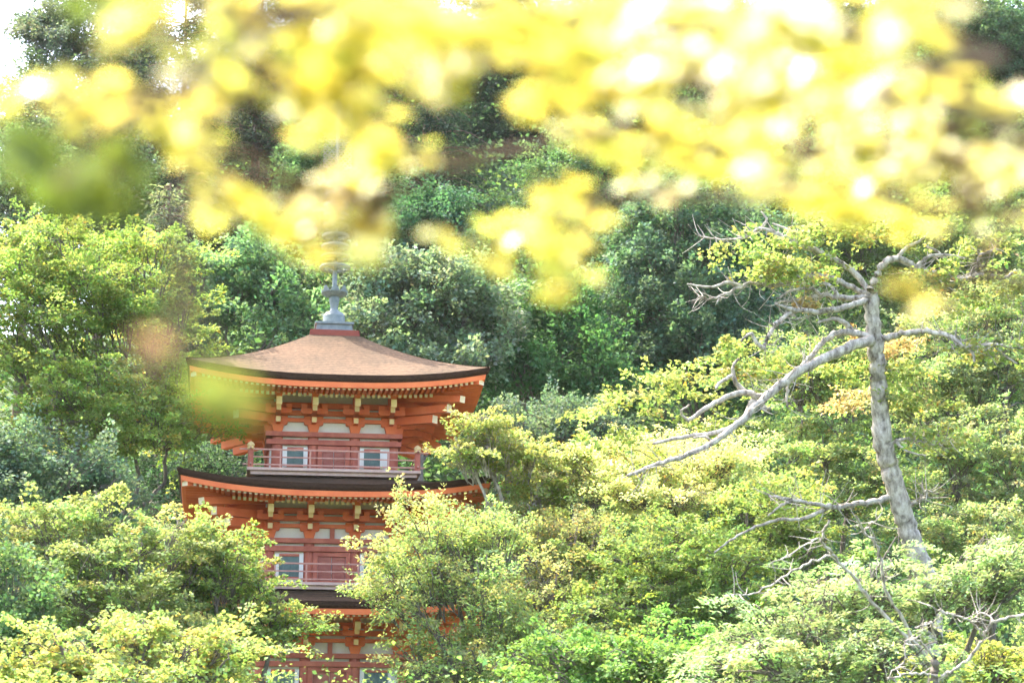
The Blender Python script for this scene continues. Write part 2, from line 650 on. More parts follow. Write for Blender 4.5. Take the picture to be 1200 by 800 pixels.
    for side in range(4):
        d = empty('door', (0, 0, 0))
        d.parent = PG
        d.rotation_euler = (0, 0, QUART[side])
        mb = MB()
        for sx in (-1, 1):
            mb.box((sx * (dw / 2 + .05), -wl + .005, (dz0 + dz1) / 2), (.10, .12, dz1 - dz0))
        mb.box((0, -wl + .005, dz1 - .045), (dw, .12, .09))
        mb.box((0, -wl + .005, dz0 + .03), (dw, .12, .06))
        mb.build('door_frame', M['aged_red'], d)
        for sx in (-1, 1):
            mb = MB()
            hgt = dz1 - dz0 - .15
            zc = dz0 + .06 + hgt / 2
            mb.box((sx * dw / 4, -wl + .02, zc), (dw / 2 - .012, .05, hgt))
            for zq in (-.42, 0, .42):
                mb.box((sx * dw / 4, -wl - .011, zc + zq * hgt), (dw / 2 - .02, .012, .05))
            for xq in (-1, 1):
                mb.box((sx * dw / 4 + xq * (dw / 4 - .035), -wl - .011, zc), (.045, .0115, hgt * .82))
            mb.build('door_leaf', M['red_frame'], d)
        bay0, bay1 = wl / 3 + .12, wl - .26
        for sx in (-1, 1):
            wn = empty('window', (0, 0, 0))
            wn.parent = PG
            wn.rotation_euler = (0, 0, QUART[side])
            xc = sx * (bay0 + bay1) / 2
            ww = (bay1 - bay0) - .17
            z1_, z0_ = dz1 - .05, floor_z + (.12 if k else .5)
            for s2 in (-1, 1):
                mb = MB()
                mb.box((xc + s2 * (ww / 2 + .045), -wl + .01, (z0_ + z1_) / 2), (.09, .08, z1_ - z0_))
                mb.build('window_jamb', M['plaster'], wn)
            for nm_, zq in (('window_head', z1_ - .02), ('window_sill', z0_ + .02)):
                mb = MB()
                mb.box((xc, -wl + .015, zq), (ww, .09, .05))
                mb.build(nm_, M['aged_red'], wn)
            mb = MB()
            mb.box((xc, -wl + .026, (z0_ + z1_) / 2), (ww, .02, z1_ - z0_ - .09))
            nb = 7
            for i in range(nb):
                mb.box((xc - ww / 2 + ww * (i + .5) / nb, -wl + .005, (z0_ + z1_) / 2), (ww / nb * .55, .03, z1_ - z0_ - .09))
            mb.build('window_lattice', M['lattice'], wn)
    # balcony with its railing on the two upper storeys
    if k:
        bq = [0, 1.96, 1.87][k]
        bl = empty('balcony', (0, 0, 0))
        bl.parent = PG
        mb = MB()
        mb.box((0, 0, floor_z - .03), (2 * bq, 2 * bq, .06))
        mb.box((0, 0, floor_z - .10), (2 * bq - .16, 2 * bq - .16, .08))
        mb.build('deck', M['deck'], bl)
        for zr, sz, ext in ((.40, .034, .17), (.235, .026, -.03), (.07, .03, .10)):
            mb = MB()
            mb.box((0, -bq + .07, floor_z + zr), (2 * (bq + ext), sz, sz))
            four('rail', mb.mesh('rail', M['rail_paint']), bl)
        mb = MB()
        mb.box((0, 0, .19), (.035, .035, .38))
        pm = mb.mesh('baluster', M['rail_paint'])
        for side in range(4):
            R = Matrix.Rotation(QUART[side], 3, 'Z')
            for x in (-.62, -.28, .28, .62):
                o = link('baluster', pm, bl)
                o.location = R @ Vector((x * bq, -bq + .07, floor_z))
                o.rotation_euler = (0, 0, QUART[side])
            mb = MB()
            mb.lathe([(.062, 0), (.062, .40)], 10)
            mb.cur = 1
            mb.lathe([(.062, .395), (.085, .41), (.085, .43), (.055, .445), (.08, .475), (.083, .505), (.05, .545), (.0, .575)], 10)
            o = link('railing_post', mb.mesh('railing_post', [M['aged_red'], M['end_paint']]), bl)
            o.location = R @ Vector((bq - .07, -bq + .07, floor_z))

rest.cur = 0
tag(rest.build('rafters', [M['vermilion'], M['pale_end']], PG), kind='stuff')
# stone platform and front steps
mb = MB()
mb.box((0, 0, .2), (5.4, 5.4, .9))
mb.build('platform', M['stone'], PG)
mb = MB()
for i in range(3):
    mb.box((0, -2.7 - .15 - .28 * i, .52 - .16 * i - .25), (1.6, .28, .5))
mb.build('step', M['stone'], PG)

# finial
fn = empty('finial', (0, 0, 0))
fn.parent = PG
z = lambda py: zl(py, 0)
mb = MB()
mb.box((0, 0, APEX[2] + .03), (1.10, 1.10, .16), 1.04)
mb.build('roof_cap', M['dark_board'], fn)
zc0 = APEX[2] + .11
mb = MB()
zp_ = zl(379, .42)
mb.box((0, 0, (zc0 + zp_) / 2), (.80, .80, zp_ - zc0), 1.03)
mb.box((0, 0, zp_ + .02), (.88, .88, .05))
mb.build('base', M['bronze'], fn)
mb = MB()
mb.lathe([(.25, zp_ + .03), (.25, z(371)), (.20, z(367)), (.0, z(366.5))], 24)
mb.build('inverted_bowl', M['bronze'], fn)
mb = MB()
mb.lathe([(.13, z(367)), (.085, z(362)), (.10, z(357)), (.12, z(352)), (.11, z(347)), (.0, z(346))], 20)
for i in range(8):                           # lotus petals
    a_ = 2 * math.pi * i / 8
    c_, s_ = math.cos(a_), math.sin(a_)
    t = (-s_, c_)
    P_ = []
    for r_, hw, zz_ in ((.08, .06, z(349)), (.20, .10, z(347)), (.29, .10, z(344)), (.31, .03, z(339))):
        P_ += [(c_ * r_ + t[0] * hw, s_ * r_ + t[1] * hw, zz_), (c_ * r_ - t[0] * hw, s_ * r_ - t[1] * hw, zz_)]
    mb.add(P_ + [(x, y, zq + .03) for x, y, zq in P_], [(0, 1, 3, 2), (2, 3, 5, 4), (4, 5, 7, 6), (8, 10, 11, 9), (10, 12, 13, 11), (12, 14, 15, 13), (6, 7, 15, 14), (0, 2, 10, 8), (2, 4, 12, 10), (4, 6, 14, 12), (1, 9, 11, 3), (3, 11, 13, 5), (5, 13, 15, 7)])
mb.build('lotus', M['bronze'], fn)
mb = MB()
mb.lathe([(.055, z(349)), (.045, z(200)), (.035, z(122))], 12)
mb.build('shaft', M['bronze'], fn)
for i in range(9):
    py_ = 314 - i * 12.2
    R_, r_ = .33 - .013 * i, .028
    mb = MB()
    mb.lathe([(R_ + r_ * math.cos(t_), z(py_) + r_ * 1.6 * math.sin(t_)) for t_ in np.linspace(0, 2 * math.pi, 9)], 24)
    for j in range(4):
        a_ = math.pi * j / 4
        mb.beam((-R_ * math.cos(a_), -R_ * math.sin(a_), z(py_)), (R_ * math.cos(a_), R_ * math.sin(a_), z(py_)), .03, .03)
    mb.lathe([(.075, z(py_) - .05), (.075, z(py_) + .05)], 10)
    mb.build('ring', M['bronze'], fn)
for j in range(4):                           # pierced flame fins
    mb = MB()
    z0_, z1_ = z(203), z(163)
    H_ = z1_ - z0_
    n_ = 5
    for i in range(7):
        zc_ = z0_ + H_ * (i + .5) / 7
        for q_ in range(3):
            r_ = .085 + .10 * q_
            if q_ == 2 and i in (0, 6):
                continue
            pts = [(r_ + .042 * math.cos(t_), 0, zc_ + .045 * math.sin(t_)) for t_ in np.linspace(.4, 2 * math.pi - .2, 8)]
            for p_, q2_ in zip(pts[:-1], pts[1:]):
                mb.beam(p_, q2_, .02, .022)
    for i in range(5):
        mb.beam((.04, 0, z0_ + H_ * i / 5), (.30, 0, z0_ + H_ * (i + 1) / 5.2), .018, .02)
    o = mb.build('flame_fin', M['bronze'], fn)
    o.rotation_euler = (0, 0, math.pi / 2 * j + ROT * 0)
for py_, r_ in ((147, .085), (124, .10)):
    mb = MB()
    zc_ = z(py_)
    pr = [(r_ * math.sin(t_), zc_ - r_ * math.cos(t_)) for t_ in np.linspace(0, math.pi, 9)]
    if py_ == 124:
        pr[-1] = (0, zc_ + r_ * 1.9)
    mb.lathe(pr, 14)
    mb.build('jewel', M['bronze'], fn)


# ------------------------------------------------------------------ trees
def vary(base, n, amt=.22, warm=0.0):
    t = np.asarray(base)[None] * np.array([.93, 1.0, 1.08]) * np.exp(rng.normal(0, amt, (n, 1)))
    t = t * np.exp(rng.normal(0, .07, (n, 3)))
    if warm:
        k = (rng.random((n, 1)) < warm)
        t = np.where(k, t * np.array([[1.6, 1.05, .8]]), t)
    return t


def lobe_clumps(lobes, spread, cover, layer=.45, nsub=11):
    """centres of the leaf sprays: each lobe is a cluster of smaller pads, each pad covered with sprays"""
    out = []
    for px, py, rx, ry, d in lobes:
        c = at(px, py, d)
        r = np.array([rx * 1.06 * d / F, .5 * (rx + ry) * d / F, ry * 1.18 * d / F])
        m = max(3, int(round(nsub * rng.uniform(.8, 1.25))))
        C = unit(rng.normal(size=(m, 3)))
        C[:, 2] = np.where(C[:, 2] < -.75, -C[:, 2], C[:, 2])
        C = c + C * r * rng.uniform(.40, .98, (m, 1))
        allk = []
        for q in C:
            rs = r * rng.uniform(.26, .56) * np.array([1.1, 1.1, layer * 2 * rng.uniform(.8, 1.2)])
            n = int(cover * (rs[0] * rs[2] + rs[0] * rs[1] + rs[1] * rs[2]) * 4.6 / (spread ** 2 * math.pi)) + 3
            D = unit(rng.normal(size=(n, 3)))
            D[:, 2] = np.where(D[:, 2] < -.3, -D[:, 2], D[:, 2])
            rad = np.clip(1 - rng.normal(.12, .26, n), .2, 1.35)
            K = q + D * rad[:, None] * rs
            out.append((q, K, rs))
            allk.append(K)
        n = int(cover * r[0] * r[2] / spread ** 2 * .8) + 2
        D = unit(rng.normal(size=(n, 3)))
        out.append((c, c + D * (rng.random(n) ** .5 * .75)[:, None] * r, r))
    return out


def make_crown(name, clusters, parent, origin, leaf, base, per, spread, flat, droop=0.0, warm=0.0, slim=.75, tilt=.55, amt=.18, accents=(), mat=None, lift_=.25):
    P, N, Sz, T, Dr = [], [], [], [], []
    for c, K, r in clusters:
        for q in K:
            s_ = spread * rng.uniform(.65, 1.35)
            m = max(4, int(per * (s_ / spread) ** 2 * rng.uniform(.7, 1.3)))
            out = unit(q - c)
            # a spray: leaves along a twig that reaches outwards, widest near its base, bending down at its tip
            dr = out * [1, 1, .35] + rng.normal(0, .45, 3) * [1, 1, .5] + [0, 0, lift_]
            dr = dr / (np.linalg.norm(dr) + 1e-6)
            sd = np.cross(dr, [0, 0, 1.0])
            sd = sd / (np.linalg.norm(sd) + 1e-6)
            up = np.cross(sd, dr)
            ln = s_ * rng.choice([1.1, 1.5, 2.2, 3.0], p=[.44, .34, .16, .06])
            t = rng.random(m) ** .9 * 1.25 - .25
            wd = s_ * .62 * (1.08 - np.clip(t, 0, 1)) ** .7
            lat = rng.uniform(-1, 1, m) * wd
            lp = (t * ln)[:, None] * dr + lat[:, None] * sd + (rng.normal(0, flat, m) * s_ - .25 * np.abs(lat))[:, None] * up
            lp[:, 2] -= (droop + .12) * np.clip(t, 0, 1) ** 2 * ln
            nrm = up + rng.normal(0, tilt, (m, 3)) + .25 * dr
            P.append(q + lp)
            N.append(nrm)
            Sz.append(leaf * rng.uniform(.5, 1.45, m))
            cb = np.asarray(base) * math.exp(rng.normal(0, .13))
            cb = cb * np.exp(rng.normal(0, .06, 3))
            if accents and rng.random() < accents[0]:
                cb = np.asarray(accents[1]) * math.exp(rng.normal(0, .2))
            T.append(vary(cb, m, amt, warm))
            dd = dr + np.sign(lat)[:, None] * sd * .9 + [0, 0, -.2 - droop] + rng.normal(0, .4, (m, 3))
            Dr.append(dd)
    me = leaf_mesh(name, np.vstack(P) - origin, np.vstack(N), np.concatenate(Sz), np.vstack(T), slim, np.vstack(Dr))
    return link(name, me, parent, mat or M['leaf'])


SPEC = dict(     # leaf size, spray radius, leaves per spray, flatness, droop, leaf slimness
    maple=dict(leaf=.066, spread=.34, per=80, flat=.09, droop=.10, slim=.8, tilt=.5),
    fine=dict(leaf=.062, spread=.34, per=80, flat=.14, droop=.12, slim=.55, tilt=.6),
    broad=dict(leaf=.075, spread=.36, per=70, flat=.22, droop=.05, slim=.75, tilt=.7),
    hill=dict(leaf=.125, spread=.56, per=90, flat=.20, droop=.08, slim=.7, tilt=.7),
    feather=dict(leaf=.085, spread=.36, per=84, flat=.08, droop=.45, slim=.36, tilt=.35),
)


def tree(name, label, kind, lobes, base, cover=1.0, bark='bark_grey', trunk=.16, warm=.0, group=None, stem=None, accents=(), cat='tree', limbs=True, **kw):
    L = np.array([[*at(a[0], a[1], a[4])] for a in lobes])
    cx_, cy_ = L[:, 0].mean(), L[:, 1].mean()
    if stem:
        p_ = at(*stem)
        cx_, cy_ = p_[0], p_[1]
    gz = float(ground_z(cx_, cy_)) - .1
    org = np.array([cx_, cy_, gz])
    root = empty(name, org)
    tag(root, label, cat, group)
    sp = dict(SPEC[kind])
    sp.update(kw)
    cl = lobe_clumps(lobes, sp['spread'], cover, .40 if kind in ('maple', 'fine', 'feather') else .62)
    make_crown('crown', cl, root, org, sp['leaf'], base, sp['per'], sp['spread'], sp['flat'], sp['droop'], warm, sp['slim'], sp['tilt'], accents=accents)
    tb = Tubes()
    top = np.array([L[:, 0].mean(), L[:, 1].mean(), L[:, 2].mean()])
    low = min(L[:, 2].min(), top[2]) - .3
    fork = org + (top - org) * .0
    fz = gz + max(.6, (low - gz) * .75)
    fork = np.array([cx_ + (top[0] - cx_) * .3, cy_ + (top[1] - cy_) * .3, fz])
    mid = (org + fork) / 2 + np.array([rng.normal(0, .15), rng.normal(0, .1), 0])
    tb.add([org, mid, fork], trunk * 1.0, trunk * .55, 9, 6, .012)
    mids = []
    for c in L:                              # one limb for each main mass of the crown
        m1 = fork * .5 + c * .5 + np.array([rng.normal(0, .25), rng.normal(0, .2), rng.normal(-.1, .2)])
        m2 = fork * .2 + c * .8 + rng.normal(0, .12, 3)
        tb.add([fork - [0, 0, .05], m1, m2, c], trunk * .42, trunk * .10, 7, 6, .025)
        mids.append(m2)
    for c, K, r in cl:                       # and boughs from it to each pad of leaves
        k_ = int(np.linalg.norm(L - c, axis=1).argmin())
        t_ = rng.uniform(.2, .9)
        b_ = mids[k_] * (1 - t_) + L[k_] * t_
        tb.add([b_, (b_ + c) / 2 + rng.normal(0, .1, 3) + [0, 0, .05], c], trunk * .15, trunk * .05, 5, 4, .02)
        nb = min(len(K), 5)
        for q in K[rng.choice(len(K), nb, replace=False)]:
            mm = c * .45 + q * .55 + rng.normal(0, .08, 3) + np.array([0, 0, .06])
            tb.add([c * .8 + m1 * .2, mm, q], trunk * .075, .006, 5, 4, .012)
    tb.build('trunk', M[bark], root, org)
    return root


def conifer(name, label, px, py_top, py_bot, wpx, d, base, dens=1.0, group=None, bark='bark_brown', leaf=.17, gap=.0):
    """tall cedar or cypress: straight trunk, whorls of drooping sprays"""
    top, bot = at(px, py_top, d), at(px, py_bot, d)
    x, y = bot[0], bot[1]
    gz = float(ground_z(x, y)) - .1
    org = np.array([x, y, gz])
    root = empty(name, org)
    tag(root, label, 'tree', group)
    H = top[2] - gz
    zb = max(bot[2] - gz, 1.0)
    R = wpx * d / F
    tb = Tubes()
    tb.add([org, org + [rng.normal(0, .1), 0, H * .5], org + [0, 0, H]], .16 + .005 * H, .03, 9, 8, .01)
    P, N, Sz, T, Dr = [], [], [], [], []
    nb = int((H - zb) * 17 * dens)
    for i in range(nb):
        t = rng.random() ** 1.15
        z0_ = gz + zb + (H - zb) * t
        if gap and math.sin(t * 23 + px) < gap - 1:
            continue
        ln = R * (1 - t) ** .55 * rng.uniform(.65, 1.15) + .2
        a_ = rng.uniform(0, 2 * math.pi)
        dr = np.array([math.cos(a_), math.sin(a_), 0])
        p0 = np.array([x, y, z0_])
        p1 = p0 + dr * ln * .6 + [0, 0, .05 * ln]
        p2 = p0 + dr * ln + [0, 0, -.18 * ln]
        tb.add([p0, p1, p2], .045, .012, 5, 3)
        for f in np.arange(.3, 1.05, .42 / max(ln, .6)):
            q = p0 * (1 - f) + p2 * f + [0, 0, .12 * ln * math.sin(f * 3)]
            s_ = .52 * rng.uniform(.7, 1.2)
            m = int(40 * dens ** .3)
            ang = rng.uniform(0, 2 * math.pi, m)
            rr = s_ * np.sqrt(rng.random(m))
            lp = np.stack([rr * np.cos(ang), rr * np.sin(ang), rng.normal(-.08, .13, m) - .5 * rr], 1)
            P.append(q + lp)
            N.append(np.array([0, 0, 1.]) + .5 * dr + rng.normal(0, .6, (m, 3)))
            Sz.append(leaf * rng.uniform(.7, 1.3, m))
            cb = np.asarray(base) * math.exp(rng.normal(0, .18))
            T.append(vary(cb, m, .22))
            Dr.append(np.stack([np.cos(ang), np.sin(ang), np.full(m, -.7)], 1) + rng.normal(0, .35, (m, 3)))
    me = leaf_mesh('crown', np.vstack(P) - org, np.vstack(N), np.concatenate(Sz), np.vstack(T), .38, np.vstack(Dr))
    link('crown', me, root, M['leaf'])
    tb.build('trunk', M[bark], root, org)
    return root


YL = (.34, .35, .07)
YG = (.22, .29, .08)
MG = (.15, .225, .06)
GR = (.085, .15, .055)
BG = (.07, .135, .068)
DG = (.052, .092, .045)
GG = (.15, .20, .115)
HILLG = 'trees on the hillside behind the pagoda'
FRONTG = 'trees in front of and beside the pagoda'

# --- left side
tree('maple_tree', 'broad yellow-green tree at the left edge, above the grey-green shrub', 'maple',
     [(50, 335, 80, 55, 44), (135, 345, 75, 55, 45), (20, 410, 70, 55, 43), (110, 420, 95, 60, 44), (195, 430, 60, 70, 46), (60, 490, 85, 50, 42), (160, 500, 80, 55, 44), (215, 510, 45, 55, 46)],
     YG, 1.05, group=FRONTG, warm=.05, accents=(.06, (.36, .33, .11)))
tree('evergreen_shrub', 'rounded grey-green shrub at the left edge, with small shiny leaves', 'broad',
     [(25, 560, 75, 42, 40), (90, 590, 50, 40, 40), (-20, 600, 60, 50, 39)], (0.124, 0.182, 0.111), 1.0, group=FRONTG, cat='shrub')
tree('evergreen_tree', 'dark green tree with pale forked stems left of the middle roof', 'broad',
     [(190, 570, 60, 40, 50), (250, 600, 55, 55, 50), (290, 540, 40, 40, 52)], (0.065, 0.111, 0.058), .8, bark='bark_pale', stem=(262, 600, 48.5), group=FRONTG)
tree('maple_tree', 'pale green tree below the grey-green shrub, left of the lowest roof', 'maple',
     [(40, 640, 75, 45, 36), (140, 645, 80, 45, 36), (215, 690, 55, 55, 37), (95, 705, 95, 55, 35), (180, 740, 70, 45, 35)],
     (.225, .275, .10), 1.0, group=FRONTG, warm=.03, accents=(.05, (.33, .31, .13)))
tree('maple_tree', 'fine leaved green maple hiding the left half of the lowest roof', 'maple',
     [(245, 670, 42, 36, 37), (285, 674, 34, 34, 38), (255, 745, 60, 44, 37), (324, 735, 40, 22, 37), (262, 800, 42, 40, 37)],
     (.22, .28, .085), .78, group=FRONTG, warm=.04)
tree('maple_tree', 'yellowish maple in the bottom left corner of the picture', 'maple',
     [(75, 785, 65, 38, 30), (170, 775, 70, 38, 30), (240, 800, 55, 40, 30), (120, 835, 120, 40, 29)], (.30, .35, .12), .95, group=FRONTG, warm=.08, accents=(.05, (.40, .34, .12)))
tree('evergreen_shrub', 'dark green shrub at the left edge between the pale and the yellowish maple', 'broad',
     [(5, 720, 50, 60, 33), (40, 770, 40, 40, 32.5)], (0.098, 0.156, 0.065), .9, group=FRONTG, cat='shrub')
# --- between pagoda and centre
bushy = tree('maple_tree', 'bushy yellow-green maple covering the right half of the lower storeys', 'fine',
     [(510, 644, 44, 32, 37.5), (565, 645, 38, 38, 38), (486, 705, 44, 46, 37), (550, 700, 60, 52, 37), (520, 785, 62, 40, 36.5), (590, 770, 46, 46, 37)],
     (.27, .335, .125), .86, group=FRONTG, warm=.05, accents=(.05, (.36, .33, .13)), stem=(560, 760, 37.5))
sh = [(468, 583, 7, 14, 36.6), (455, 612, 10, 14, 36.5), (447, 640, 10, 12, 36.5), (478, 600, 10, 12, 36.7), (515, 590, 10, 8, 37), (436, 660, 10, 10, 36.5), (430, 690, 14, 12, 36.5), (497, 596, 8, 10, 36.8), (415, 640, 8, 7, 36.4)]
make_crown('young_shoots', lobe_clumps(sh, .15, 1.0, .6, 4), bushy, np.array(bushy.location), .06, (.35, .36, .15), 12, .14, .2, .05, .1, .6, .7)
tb = Tubes()
b0 = at(505, 680, 37.2)
for px, py, rx, ry, d in sh:
    e_ = at(px, py, d)
    tb.add([b0, (b0 + e_) / 2 + [.05, 0, .12], e_], .018, .004, 5, 5, .006)
tb.build('shoot_stems', M['bark_grey'], bushy, np.array(bushy.location))
tree('maple_tree', 'layered pale maple beside the right corner of the middle roof', 'maple',
     [(570, 510, 34, 20, 42.5), (553, 536, 30, 12, 42.3), (602, 550, 40, 24, 43), (632, 598, 40, 38, 43), (612, 635, 26, 24, 42.8), (655, 560, 30, 24, 43.5)],
     (.29, .32, .11), .85, group=FRONTG, bark='bark_pale', stem=(597, 640, 43), warm=.05)
tree('maple_tree', 'pale beige-green tree between the bushy maple and the deep green maple', 'fine',
     [(640, 650, 48, 48, 41), (630, 720, 52, 52, 40), (690, 640, 45, 40, 41.5), (650, 790, 60, 45, 39)], (.29, .30, .12), .9, group=FRONTG, warm=.08)
# --- right side
tree('maple_tree', 'bright yellow tree below the long pale limb', 'fine',
     [(745, 552, 90, 34, 44), (820, 535, 66, 36, 44.5), (690, 578, 70, 32, 43.5), (790, 590, 95, 34, 43.5), (850, 560, 50, 30, 44)], (.54, .55, .25), 1.0, group=FRONTG, warm=.05)
tree('maple_tree', 'deep green maple with spreading layers left of the pale trunk', 'maple',
     [(780, 650, 85, 40, 41), (880, 640, 75, 40, 41.5), (735, 700, 80, 48, 40), (850, 700, 85, 50, 39.5), (935, 660, 55, 44, 41), (700, 750, 70, 46, 38.5), (900, 600, 50, 30, 43)],
     (.20, .27, .085), 1.0, group=FRONTG, warm=.03, accents=(.10, (.25, .29, .055)))
tree('maple_tree', 'green maple along the bottom edge, right of the lowest storey', 'maple',
     [(660, 790, 70, 42, 32), (745, 785, 75, 40, 32), (830, 800, 70, 42, 31.5)], (0.150, 0.247, 0.065), 1.0, group=FRONTG)
tree('maple_tree', 'yellow-green tree behind the pale trunk, at its middle height', 'maple',
     [(960, 520, 75, 50, 47), (930, 450, 60, 40, 48), (990, 590, 80, 50, 46), (1000, 455, 50, 45, 48)], (.25, .32, .12), .9, group=FRONTG, warm=.05, accents=(.07, (.42, .38, .18)))
tree('maple_tree', 'wide yellow-green tree filling the right edge beside the pale trunk', 'maple',
     [(1110, 480, 75, 50, 49), (1180, 440, 60, 50, 49), (1120, 560, 85, 50, 47), (1190, 560, 60, 60, 47), (1130, 630, 80, 40, 45), (1190, 380, 50, 40, 50), (1110, 410, 60, 36, 50)],
     (.28, .335, .155), .95, group=FRONTG, warm=.05, accents=(.10, (.38, .36, .19)))
tree('feathery_tree', 'pale green tree with drooping feathery leaves in the bottom right', 'feather',
     [(1000, 700, 85, 42, 30), (1110, 690, 80, 40, 30), (925, 745, 75, 42, 29.5), (1030, 775, 95, 40, 29), (1180, 690, 55, 42, 30), (900, 795, 90, 35, 28.5)],
     (.27, .345, .17), .62, group=FRONTG, stem=(1040, 860, 31), accents=(.06, (.30, .30, .15)))
tree('maple_shrub', 'yellow shrub in the bottom right corner of the picture', 'maple',
     [(1170, 800, 60, 30, 34), (1110, 815, 40, 25, 34)], (.36, .38, .11), .9, group=FRONTG, cat='shrub')
# --- hillside behind
tree('broadleaf_tree', 'fine leaved fresh green tree behind the left half of the top roof', 'hill',
     [(215, 360, 55, 42, 60), (270, 335, 60, 42, 61), (325, 350, 60, 48, 61), (350, 395, 45, 32, 60), (190, 405, 45, 40, 60)], (.15, .24, .115), 1.0, group=HILLG)
tree('broadleaf_tree', 'grey-green tree behind the right half of the top roof', 'hill',
     [(460, 350, 50, 40, 60), (520, 365, 52, 46, 60), (560, 400, 45, 46, 60), (450, 400, 60, 32, 59), (480, 435, 70, 30, 59)], (.17, .225, .135), 1.0, group=HILLG)
tree('broadleaf_tree', 'deep green tree with layered crown right of the top roof', 'hill',
     [(600, 400, 45, 40, 62), (650, 385, 50, 40, 63), (610, 450, 50, 36, 60), (670, 440, 50, 40, 61), (700, 480, 40, 36, 60)], (0.072, 0.150, 0.055), 1.0, group=HILLG)
tree('broadleaf_tree', 'tall bluish green tree standing left of the pale limbs', 'hill',
     [(790, 290, 60, 46, 66), (850, 290, 55, 44, 67), (760, 360, 55, 52, 65), (830, 365, 65, 56, 65), (885, 350, 45, 60, 66), (800, 430, 75, 46, 64), (870, 440, 55, 50, 64), (735, 440, 45, 46, 64)],
     (.10, .165, .095), 1.0, group=HILLG)
tree('evergreen_shrub', 'grey-green bush between the layered pale maple and the yellow tree', 'broad',
     [(640, 505, 48, 36, 50), (690, 520, 34, 34, 50), (615, 535, 30, 26, 49)], (0.111, 0.156, 0.098), 1.0, group=FRONTG, cat='shrub')
tree('broadleaf_tree', 'small dark green tree right of the finial, just under the yellow leaves', 'hill',
     [(500, 265, 39, 36, 78), (520, 300, 46, 34, 78), (470, 305, 41, 34, 77)], (0.065, 0.137, 0.072), 1.0, group=HILLG)
tree('broadleaf_tree', 'dark tree in the middle of the hillside under the low tuft of yellow leaves', 'hill',
     [(580, 330, 50, 46, 72), (640, 320, 50, 46, 72), (700, 330, 46, 46, 73), (680, 380, 40, 36, 71)], (0.058, 0.111, 0.052), 1.0, group=HILLG)
tree('broadleaf_tree', 'light green tree in the middle of the hillside, left of the tall bluish tree', 'hill',
     [(700, 210, 63, 48, 86), (750, 240, 57, 48, 86), (660, 240, 51, 46, 86), (725, 280, 57, 41, 84)], (0.111, 0.182, 0.078), 1.0, group=HILLG)
tree('broadleaf_tree', 'dim green tree behind the finial', 'hill',
     [(390, 240, 57, 57, 80), (350, 290, 51, 46, 79), (430, 290, 46, 46, 79)], (0.078, 0.143, 0.065), .9, group=HILLG)
tree('broadleaf_tree', 'olive green tree behind the top of the pale tree', 'hill',
     [(960, 230, 80, 57, 80), (1050, 240, 80, 57, 81), (1140, 240, 80, 63, 81), (1000, 310, 92, 57, 76), (1110, 330, 92, 57, 76)], (.16, .22, .08), 1.0, group=HILLG)
tree('broadleaf_tree', 'dark green tree in the top right corner', 'hill',
     [(1150, 30, 57, 52, 100), (1190, 80, 51, 52, 100), (1120, 100, 63, 52, 99), (1180, 150, 69, 52, 98)], (0.081, 0.143, 0.072), 1.0, group=HILLG)
tree('broadleaf_tree', 'dark tree high on the hillside behind the middle of the yellow leaves', 'hill',
     [(600, 60, 69, 57, 108), (540, 100, 69, 52, 107), (620, 140, 69, 52, 106), (560, 180, 69, 46, 105)], (0.058, 0.104, 0.055), .8, group=HILLG, bark='bark_brown')
tree('broadleaf_tree', 'green tree high on the hillside behind the white glints of the yellow leaves', 'hill',
     [(900, 50, 86, 63, 108), (980, 80, 86, 63, 108), (1050, 60, 69, 63, 107), (830, 110, 86, 63, 106), (940, 150, 103, 57, 104), (1060, 150, 92, 52, 102)], (0.091, 0.156, 0.065), .9, group=HILLG)
tree('broadleaf_tree', 'green tree high on the hillside, between the dark tree and the white glints', 'hill',
     [(720, 60, 69, 57, 109), (790, 40, 69, 57, 109), (700, 130, 69, 52, 107), (770, 160, 69, 52, 105)], (0.078, 0.137, 0.065), .9, group=HILLG)
conifer('cedar_tree', 'dark cedar left of the finial, above the fresh green tree', 225, 190, 350, 80, 70, (.052, .082, .045), 1.2, HILLG)
conifer('cedar_tree', 'pale silvery cedar tip left of the dark cedar', 195, 205, 330, 32, 68, (.15, .17, .10), .8, HILLG)
conifer('cedar_tree', 'sparse grey cedar at the left edge against the white sky', 30, 60, 330, 70, 82, (.085, .105, .065), .75, HILLG, gap=.55)
conifer('cedar_tree', 'tall dark cedar in the top left with sky between its branches', 115, -30, 330, 85, 84, (.06, .085, .05), .8, HILLG, gap=.45)
conifer('cedar_tree', 'tall dark cedar second from the top left corner', 205, -80, 300, 80, 88, (.05, .075, .045), .9, HILLG, gap=.3)
conifer('cedar_tree', 'brown stemmed cedar behind the upper part of the yellow leaves, left of the finial tip', 300, -90, 300, 85, 90, (.055, .075, .045), .9, HILLG, gap=.2)
conifer('cedar_tree', 'brown stemmed cedar directly behind the finial tip', 420, -80, 300, 90, 92, (.05, .08, .045), .9, HILLG, gap=.2)
conifer('cedar_tree', 'cedar right of the finial tip with dark hanging sprays', 500, -60, 260, 75, 90, (.045, .075, .045), .9, HILLG, gap=.2)

